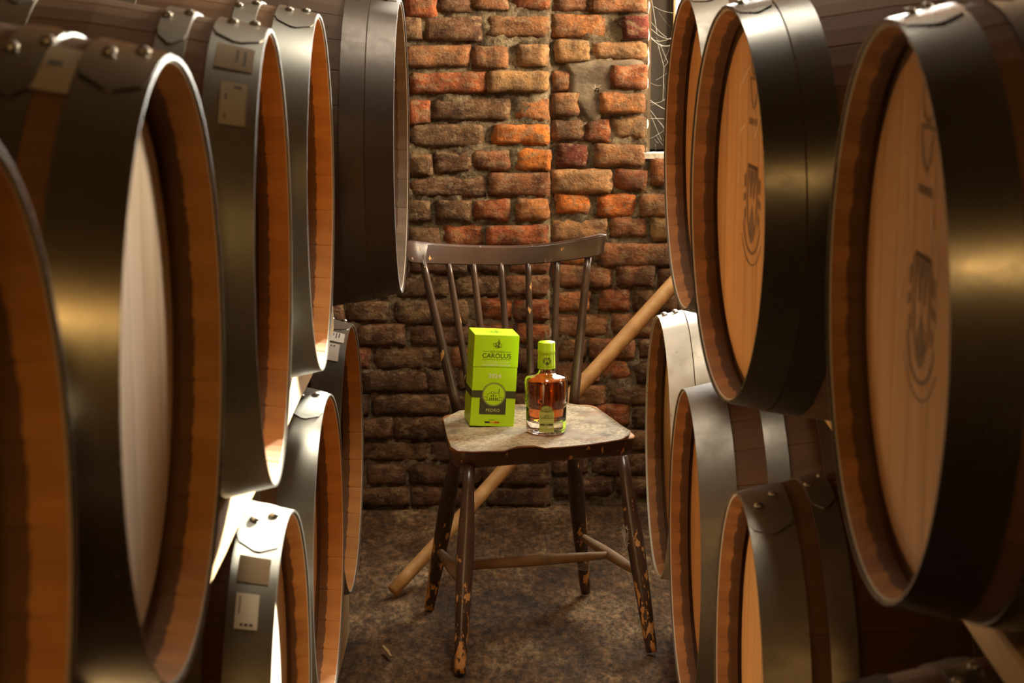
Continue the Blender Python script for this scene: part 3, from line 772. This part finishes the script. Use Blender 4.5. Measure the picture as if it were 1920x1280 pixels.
ol = [cw((p.x, p.y, 0)) for p in outl]; N = len(ol); cen = sum(ol, Vector()) / N
V, Q = [], []
for (z, s) in ((ZS - .044, .94), (ZS - .040, .965), (ZS - .030, .985), (ZS - .008, 1.0), (ZS - .003, .997), (ZS, .985)):
    for p in ol: w = cen + (p - cen) * s; V.append((w.x, w.y, z))
for i in range(5):
    for k in range(N): Q.append((i * N + k, i * N + (k + 1) % N, (i + 1) * N + (k + 1) % N, (i + 1) * N + k))
Q += [tuple(range(N))[::-1], tuple(5 * N + k for k in range(N))]
me = mk('seat', V, Q, True, (M['paint'], M['worn'])); o = ob('seat', me, None, croot); me.set_sharp_from_angle(angle=R(50))
for i in range(4 * N, 5 * N): me.polygons[i].material_index = 1
me.polygons[len(Q) - 1].material_index = 1
# loose worn cover on the seat
pp = [(832,786),(834,800),(838,820),(846,838),(858,845),(885,847),(912,846),(945,845),(970,838),(1000,836),(1022,840),(1060,838),(1100,834),(1140,829),(1166,823),(1180,817),(1183,809),(1160,795),(1140,782),(1125,768),(1108,762),(1085,760),(1066,758),(1030,757),(990,758),(950,760),(900,766),(862,772),(845,778)]
cp = [cw(at_z(x, y, ZS + .005)) for x, y in pp]
N = len(cp); cen = sum(cp, Vector()) / N; V, Q = [], []; RG = 12
for layer in (0, 1):
    for k in range(RG + 1):
        s = (k + .15) / (RG + .15)
        for p in cp:
            w = cen.lerp(p, s); front = max(0, s - .55)
            z = ZS + .0035 + .0025 * (1 + nz(w.x, w.y, 1, 14)) * s + front * .014 * max(0, nz(w.x, w.y, 5, 16)) - (.0022 if layer else 0)
            V.append((w.x, w.y, max(z, ZS + .0008)))
n1 = (RG + 1) * N
for layer in (0, 1):
    o_ = layer * n1
    for k in range(RG):
        for i in range(N):
            f = (o_ + k * N + i, o_ + k * N + (i + 1) % N, o_ + (k + 1) * N + (i + 1) % N, o_ + (k + 1) * N + i); Q.append(f if layer else f[::-1])
    Q.append(tuple(o_ + i for i in range(N)))
ne = len(Q)
for i in range(N): Q.append((RG * N + i, RG * N + (i + 1) % N, n1 + RG * N + (i + 1) % N, n1 + RG * N + i))
me = mk('seat_cover', V, Q, True, (M['cover'], M['cover_edge']))
for i in range(ne, len(Q)): me.polygons[i].material_index = 1
ob('seat_cover', me, None, croot)['label'] = 'scuffed grey-brown sheet with curled reddish edges covering the seat'
# crest rail
RY = lambda t_: 5.045 + .06 * t_ - .055 * t_ * t_ * (1 if t_ < 0 else .9) + .02
def rail_pt(t_):
    x = -.262 + (.236 + .262) * (t_ + 1) / 2
    return x, RY(t_)
V, Q = [], []; n = 36
for i in range(n + 1):
    t_ = -1 + 2 * i / n; x, y = rail_pt(t_)
    pxx = 960 + x * F / 5.06
    top_px = 461 + (-13 if t_ < 0 else -23) * abs(t_) ** 1.9 - 1.5 * t_; bot_px = 496 + (-5 if t_ < 0 else -18) * abs(t_) ** 1.8 - 1.0 * t_
    zt, zb = at_y(960, top_px, y).z, at_y(960, bot_px, y).z
    sx = 0
    th = .011
    e = 1 - max(0, abs(t_) - .965) / .035 * .45
    zm, hh = (zt + zb) / 2, (zt - zb) / 2
    for (dy, fz) in ((-th * .55, 1), (-th, .86), (-th, -.9), (-th * .6, -1), (th * .6, -1), (th, -.9), (th, .86), (th * .55, 1)):
        lean = .16 * fz * hh
        xs_ = x + (-.0045 if t_ < 0 else .0045) * abs(t_) * fz
        V.append(cw((xs_, y + dy * e + lean, zm + hh * fz * (e ** .35))))
k_ = 8
for i in range(n):
    for k in range(k_): Q.append((i * k_ + k, i * k_ + (k + 1) % k_, (i + 1) * k_ + (k + 1) % k_, (i + 1) * k_ + k))
Q += [tuple(range(k_))[::-1], tuple(n * k_ + k for k in range(k_))]
m = MB(); m.add(V, Q); o = m.build('crest_rail', M['paint'], croot, True); o.data.set_sharp_from_angle(angle=R(60)); bevel(o, .003, 2)
tops = [790, 838, 885, 938, 990, 1045, 1103]; bases = [858, 887, 919, 958, 996, 1036, 1075]
for k, (a, c) in enumerate(zip(tops, bases)):
    t_ = (at_y(a, 480, 5.05).x + .262) / .498 * 2 - 1
    y = RY(t_); top = at_y(a, 478, y); base = at_z(c, 774 - 11 * k / 6, ZS - .01)
    out = k in (0, 6)
    rb, rt = (.0128, .0088) if out else (.0095, .0078)
    a2, c2 = cw(base), cw(top); m = MB()
    m.tube([a2.lerp(c2, s / 8) for s in range(9)], [rb + (rt - rb) * max(0, s - 2) / 6 for s in range(9)], 12)
    m.build('spindle', M['paint'], croot, True)

# ------------------------------------------------------------------ lettering helper
def text_polys(body, size, bold=0.0, spacing=1.0):
    c = bpy.data.curves.new('lettering', 'FONT'); c.body = body; c.size = size; c.align_x = 'CENTER'; c.align_y = 'CENTER'; c.offset = bold; c.space_character = spacing; c.resolution_u = 3
    o = bpy.data.objects.new('lettering', c); COL.objects.link(o)
    dg = bpy.context.evaluated_depsgraph_get(); me = bpy.data.meshes.new_from_object(o.evaluated_get(dg))
    V = [v.co.copy() for v in me.vertices]; Fc = [tuple(p.vertices) for p in me.polygons]
    bpy.data.objects.remove(o); bpy.data.curves.remove(c); bpy.data.meshes.remove(me)
    return V, Fc
def fit_text(body, x0, x1, yc, h, bold=0.0, spacing=1.0):
    """letters stretched to fill x0..x1 and height h round yc (plane coordinates)"""
    V, Fc = text_polys(body, 1.0, bold, spacing)
    ax, bx = min(v.x for v in V), max(v.x for v in V); ay, by = min(v.y for v in V), max(v.y for v in V)
    return [(x0 + (v.x - ax) / (bx - ax) * (x1 - x0), yc - h / 2 + (v.y - ay) / (by - ay) * h) for v in V], Fc
class Print:
    """collects flat print in plane coordinates and lays it on a surface"""
    def __init__(s): s.v, s.f = [], []
    def add(s, V, Fc): n = len(s.v); s.v += V; s.f += [tuple(i + n for i in q) for q in Fc]
    def text(s, *a, **k): s.add(*fit_text(*a, **k)); return s
    def rect(s, x0, x1, y0, y1, n=1):
        for k in range(n):
            a, c = x0 + (x1 - x0) * k / n, x0 + (x1 - x0) * (k + 1) / n; s.add([(a, y0), (c, y0), (c, y1), (a, y1)], [(0, 1, 2, 3)])
        return s
    def poly(s, p): s.add(list(p), [tuple(range(len(p)))]); return s
    def polys(s, ps):
        for p in ps: s.poly(p)
        return s
    def line(s, pts, w): return s.polys(stroke(pts, w))
    def ring(s, cx, cy, r, w, n=40, a0=0, a1=2 * math.pi): return s.polys(arc(cx, cy, r, a0, a1, w, n))
    def disc(s, cx, cy, r, n=40): return s.poly([(cx + r * math.cos(2 * math.pi * k / n), cy + r * math.sin(2 * math.pi * k / n)) for k in range(n)])
    def lay(s, name, mat, parent, fn): return ob(name, mk(name, [fn(*p) for p in s.v], s.f), mat, parent)
def emblem(P, cx, cy, w, h):        # interlaced rings topped by a bar, two dots
    for dx, dy, r in ((-.22, -.05, .16), (.0, .0, .18), (.2, -.08, .17), (-.05, -.25, .14), (.12, .2, .13)): P.ring(cx + dx * w, cy + dy * h, r * w, .045 * w, 14)
    P.line([(cx + .12 * w, cy + .5 * h), (cx + .12 * w, cy - .4 * h)], .05 * w); P.line([(cx - .3 * w, cy - .2 * h), (cx + .38 * w, cy - .3 * h)], .04 * w)
    P.disc(cx - .47 * w, cy + .05 * h, .03 * w, 8); P.disc(cx + .47 * w, cy + .05 * h, .03 * w, 8)
def brewery(P, cx, cy, w):          # little drawing of the buildings with a chimney
    l = w * .018
    h = lambda x, y: (cx + x * w, cy + y * w)
    for pts in ([(-.30, -.22), (-.30, .02), (-.22, .10), (-.08, .10), (-.02, .04), (-.02, -.22)], [(-.02, .04), (.04, .12), (.2, .12), (.26, .04), (.26, -.22)],
                [(.22, .12), (.22, .30), (.245, .30), (.245, .12)], [(-.45, -.10), (-.38, -.06), (-.30, -.12)], [(.26, -.08), (.36, -.08), (.44, -.16)], [(-.46, -.22), (.46, -.22)], [(-.12, .10), (-.12, .16), (.02, .16), (.02, .10)]):
        P.line([h(*p) for p in pts], l)
    for k in range(5): P.rect(*[c for c in (cx + (-.2 + .085 * k) * w, cx + (-.155 + .085 * k) * w, cy - .2 * w, cy - .1 * w)])
    for k in range(3): P.rect(cx + (-.14 + .1 * k) * w, cx + (-.09 + .1 * k) * w, cy - .04 * w, cy + .02 * w)

# ------------------------------------------------------------------ gift box
BW, BD, BH = .1065, .102, .222
bl = at_z(881, 798, ZS + .0095)
broot = empty('gift_box', bl, 0)
broot.rotation_euler = (R(-1), R(3.6), R(9))
tag(broot, 'bright green cardboard gift box with dark lettering standing on the chair', 'box')
seam = BH * (1 - .353)
b = MB(); b.box((0, 0, 0), (BW, BD, seam)); o = bevel(b.build('box_body', M['green'], broot), .0008, 1)
b = MB(); b.box((-.0007, -.0007, seam + .0006), (BW + .0007, BD + .0007, BH)); bevel(b.build('box_lid', M['green'], broot), .0008, 1)
fr = lambda d: (lambda x, y: (x * BW, -.0007 - d, (1 - y) * BH))       # s, t -> front
class PF(Print): pass
H_ = BH / BW
def front(P, name, mat, d=.0003):                                       # plane in units of width, y up from the base
    return P.lay(name, mat, broot, lambda x, y: (x * BW, -.0007 - d, y * BW))
T = lambda t_: (1 - t_) * H_
P = Print(); emblem(P, .52, T(.10), .25, .24); front(P, 'emblem', M['olive'])
P = Print().text('GOUDEN', .36, .68, T(.182), .045, bold=.005, spacing=1.1).rect(.20, .345, T(.183), T(.183) + .008).rect(.695, .84, T(.183), T(.183) + .008)
P.text('CAROLUS', .19, .84, T(.226), .105, bold=.012).rect(.19, .83, T(.268), T(.268) + .008); front(P, 'lettering', M['olive'])
P = Print().text('8TH', .46, .55, T(.296), .04, bold=.01).text('ANNIVERSARY EDITION', .19, .83, T(.327), .04, bold=.012)
P.rect(.19, .44, T(.296), T(.296) + .006).rect(.57, .83, T(.296), T(.296) + .006); front(P, 'lettering', M['wprint'])
front(Print().text('2024', .355, .645, T(.445), .098, bold=.02, spacing=1.1), 'year_lettering', M['wprint'], .0001)
front(Print().rect(0, 1, T(.688), T(.608)), 'band', M['olive'], -.0004)
P = Print().rect(-.0, 1, T(.688) , T(.608)); P.lay('band', M['olive'], broot, lambda x, y: (-.0002, (1 - x) * BD, y * BW))
front(Print().rect(.19, .79, T(.868), T(.69)), 'plaque', M['olive'], -.0003)
front(Print().disc(.503, T(.65), .275), 'medallion_rim', M['olive'], -.0002)
front(Print().disc(.503, T(.65), .262), 'medallion_line', M['gprint'], -.0001)
front(Print().disc(.503, T(.65), .250), 'medallion_rim', M['olive'], 0)
front(Print().disc(.503, T(.65), .240), 'medallion', M['green'], .0001)
P = Print(); brewery(P, .503, T(.66), .5); front(P, 'medallion_drawing', M['olive'], .0003)
front(Print().text('PEDRO', .34, .655, T(.822), .07, bold=.012, spacing=1.15), 'lettering', M['gprint'], 0)
for k, mm in enumerate(('black', 'yellow', 'red')): front(Print().rect(.33 + .112 * k, .33 + .112 * (k + 1), T(.964), T(.945)), 'flag_stripe', M[mm], -.0003)
front(Print().polys([[(x, T(.932)), (x + .012, T(.932)), (x + .012, T(.932) + .014), (x, T(.932) + .014)] for x in [.42 + .018 * k for k in range(8)]]), 'small_print', M['olive'], -.0003)
P = Print(); emblem(P, .5, .5, .5, .55); P.lay('emblem', plain('lid_emboss', (.24, .44, .005), .5), broot, lambda x, y: (x * BW, y * BD, BH + .0003))

# ------------------------------------------------------------------ bottle
bc = at_z(1024, 808, ZS + .008)
bt = empty('spirit_bottle', bc, R(6)); tag(bt, 'amber spirit bottle with green neck capsule beside the green box', 'bottle')
outp = [(.0002, .0), (.040, .0), (.0455, .003), (.0475, .008), (.0478, .030), (.0482, .060), (.0485, .066), (.0500, .0685), (.0505, .073), (.0512, .118), (.0505, .126), (.047, .1325), (.038, .1365), (.026, .139), (.0205, .1415), (.0183, .146), (.0178, .153), (.0185, .157)]
innp = [(.0150, .157), (.0146, .147), (.017, .1405), (.026, .1350), (.038, .1328), (.0445, .129), (.047, .1235), (.0475, .118), (.0470, .072), (.0448, .066), (.0445, .034), (.042, .028), (.03, .0255), (.0002, .025)]
b = MB(); b.lathe(outp + innp, 64, cap=False); b.build('glass_body', M['glass'], bt, True)
liq = [(.0002, .0262), (.03, .0266), (.0412, .0288), (.0439, .0345), (.0442, .0655), (.0464, .0715), (.0469, .118), (.0464, .1232), (.0440, .1283), (.0376, .1322), (.026, .1344), (.0172, .139), (.0002, .1392)]
b = MB(); b.lathe(liq, 64, cap=False); b.build('spirit', M['rum'], bt, True)
b = MB(); b.lathe([(.0186, .1525), (.0208, .153), (.0206, .159), (.0196, .186), (.0196, .1885)], 40); b.build('neck_capsule', M['cap'], bt, True).data.set_sharp_from_angle(angle=R(40))
b = MB(); b.lathe([(.0200, .1885), (.0204, .1895), (.0204, .1985), (.0199, .1995), (.0199, .2125), (.0192, .2150), (.0175, .2158)], 40); b.build('cap', M['cap'], bt, True).data.set_sharp_from_angle(angle=R(40))
def cyl(rf, d, ang0=R(-96)):
    def fn(x, y):
        r = rf(y) + d; w = ang0 + x / .0488; return (r * math.cos(w), r * math.sin(w), y)
    return fn
def body_r(z):
    for (r0, z0), (r1, z1) in zip(outp, outp[1:]):
        if z0 <= z <= z1 and z > .004: return r0 + (r1 - r0) * (z - z0) / max(1e-6, z1 - z0)
    return .048
lab = lambda d: cyl(lambda z: max(body_r(z), .0505 if z > .062 else .0484), d)
P = Print(); HW = .0178
for k in range(10): 
    a, c = -HW + 2 * HW * k / 10, -HW + 2 * HW * (k + 1) / 10
    for z0, z1 in ((.008, .030), (.030, .058)): P.add([(a, z0), (c, z0), (c, z1), (a, z1)], [(0, 1, 2, 3)])
P.lay('label', M['lgreen'], bt, lab(.0003))
P = Print(); 
for k in range(12):
    w0, w1 = math.pi * k / 12, math.pi * (k + 1) / 12; RA = .0155
    P.add([(0, .0575), (RA * math.cos(w0), .0575 + RA * math.sin(w0)), (RA * math.cos(w1), .0575 + RA * math.sin(w1))], [(0, 1, 2)])
P.lay('label', M['lgreen'], bt, lab(.0003))
P = Print().ring(0, .0575, .0150, .0008, 24, -math.pi / 2, math.pi / 2); brewery(P, 0, .0615, .026); P.lay('label_drawing', M['olive'], bt, lab(.0007))
P = Print().text('GOUDEN', -.006, .007, .0487, .0024, bold=.01).text('CAROLUS', -.0148, .0152, .0436, .0062, bold=.015).rect(-.0148, -.0075, .0485, .0489).rect(.0085, .0152, .0485, .0489)
P.rect(-.0148, .0150, .0245, .0290, 8); P.rect(-.0148, .0152, .0165, .0168, 4).rect(-.0148, .0152, .0145, .0148, 4); P.lay('label_lettering', M['olive'], bt, lab(.0007))
P = Print().text('PEDRO', -.005, .006, .02675, .0026, bold=.01); P.lay('label_lettering', M['gprint'], bt, lab(.0010))
P = Print().text('2024', .003, .0145, .0210, .0044, bold=.02).rect(-.006, .0152, .0345, .0349, 4); P.lay('label_lettering', M['wprint'], bt, lab(.0008))
nk = lambda d: cyl(lambda z: .0206 + (.0196 - .0206) * (z - .159) / .027, d, R(-92))
P = Print()
kx = .0488 / .020
sh = [(-.0062, .0085), (.0062, .0085), (.0062, -.001), (.004, -.006), (0, -.0085), (-.004, -.006), (-.0062, -.001), (-.0062, .0085)]
P.polys([[(x * kx, y + .172) for x, y in q] for q in stroke(sh, .0016)]); P.polys([[(x * kx, y + .172) for x, y in q] for q in ([(-.005, .0085), (-.001, .0085), (-.0015, .001)], [(.005, .0085), (.001, .0085), (.0015, .001)], [(0, .0005), (.0035, -.0045), (0, -.007), (-.0035, -.0045)])])
for s in (-1, 1): P.polys([[(s * .0078 * kx, .178), (s * .0095 * kx, .1765), (s * .009 * kx, .166), (s * .0075 * kx, .168)]])
P.lay('neck_emblem', M['olive'], bt, nk(.0003))
P = Print().rect(-.06, .06, .1585, .1590, 24); P.lay('neck_line', M['olive'], bt, nk(.0003))

# ------------------------------------------------------------------ pole, floor litter
p0 = at_z(737, 1108, .012); p1 = at_y(1250, 546, 5.60)
d = (p1 - p0); k = 1.0
while (p0 + d * k).y < WY - .035 - .02: k += .005
p2 = p0 + d * k
m = MB(); N = 24
m.tube([p0.lerp(p2, i / N) + Vector((0, 0, .003 * nz(i * .4, 0, 0))) for i in range(N + 1)], [.0165 + .005 * min(1, i / N * 1.3) for i in range(N + 1)], 14)
tag(m.build('wooden_pole', M['pole'], None, True), 'round wooden pole leaning diagonally behind the chair against brick wall', 'pole')
a, c = at_z(718, 1212, .012), at_z(733, 1230, .010)
m = MB(); m.tube([a, a.lerp(c, .5) + Vector((0, 0, .002)), c], [.004, .0048, .003], 7); tag(m.build('twig', M['beam'], None, True), 'short dry twig lying on the dirt floor near the white-labelled barrels', 'twig')
rr = random.Random(11)
chips = MB()
for i in range(420):
    p = at_z(rr.uniform(640, 1265), rr.uniform(1040, 1278), .0)
    s = rr.uniform(.0012, .0038); a = rr.uniform(0, 6.28); z = .012 * nz(p.x, p.y, 0, 2.2) + .006 * nz(p.x, p.y, 3, 9) - .006
    e = Vector((math.cos(a), math.sin(a), 0)) * s; f_ = Vector((-math.sin(a), math.cos(a), 0)) * s * rr.uniform(.3, .9)
    b0 = Vector((p.x, p.y, z)); chips.add([b0 - e, b0 + f_, b0 + e, b0 - f_, b0 + Vector((0, 0, s * rr.uniform(.5, 1)))], [(0, 1, 4), (1, 2, 4), (2, 3, 4), (3, 0, 4), (3, 2, 1, 0)])
tag(chips.build('floor_litter', M['bare']), 'tiny wood chips and crumbs scattered over the dirt floor', 'litter', kind='stuff')
web2 = MB()
def st2(a, c, sag, r):
    web2.tube([a.lerp(c, k / 5) + Vector((0, 0, -sag * 4 * (k / 5) * (1 - k / 5))) for k in range(6)], r, 4)
a, c = cw(sl[0].lerp(sl[1], .5)), cw(sr[0].lerp(sr[1], .52))
for k in range(7):
    st2(a.lerp(c, .55 + .03 * k) + Vector((0, -.004, -.011)), a.lerp(c, .90 + .008 * k) + Vector((0, -.006, -.011)), .004 + .003 * k, .00028)
g = cw(legpt('fr', .27))
for k in range(26): st2(g + Vector((-.020 + rr.uniform(-.006, .004), rr.uniform(-.012, .0), rr.uniform(-.03, .03))), g + Vector((-.022 + rr.uniform(-.012, .006), rr.uniform(-.015, .0), rr.uniform(-.035, .03))), .004, .0005)
web2.build('cobweb_wisps', M['web'], croot)['kind'] = 'stuff'

# unseen globe lamp behind the camera, added for warm hoop reflections and fill
LP = Vector((0, -.75, 2.50))
lr = empty('pendant_lamp', LP); tag(lr, 'opal globe lamp hanging close under the ceiling boards', 'lamp')
b = MB(); b.lathe([(.03, .135), (.035, .14), (.03, .16), (.012, .17), (.012, ZC - LP.z)], 20); b.build('lamp_holder', M['lampiron'], lr, True)
bm_ = NT('opal_glow'); bm_.set(Base_Color=(1, .85, .6)); bm_.b.inputs['Emission Color'].default_value = (1, .60, .20, 1); bm_.b.inputs['Emission Strength'].default_value = 50
b = MB(); b.lathe([(.14 * math.sin(math.pi * k / 16) + .0005, -.14 * math.cos(math.pi * k / 16)) for k in range(17)], 24, cap=False); b.build('globe', bm_.m, lr, True)
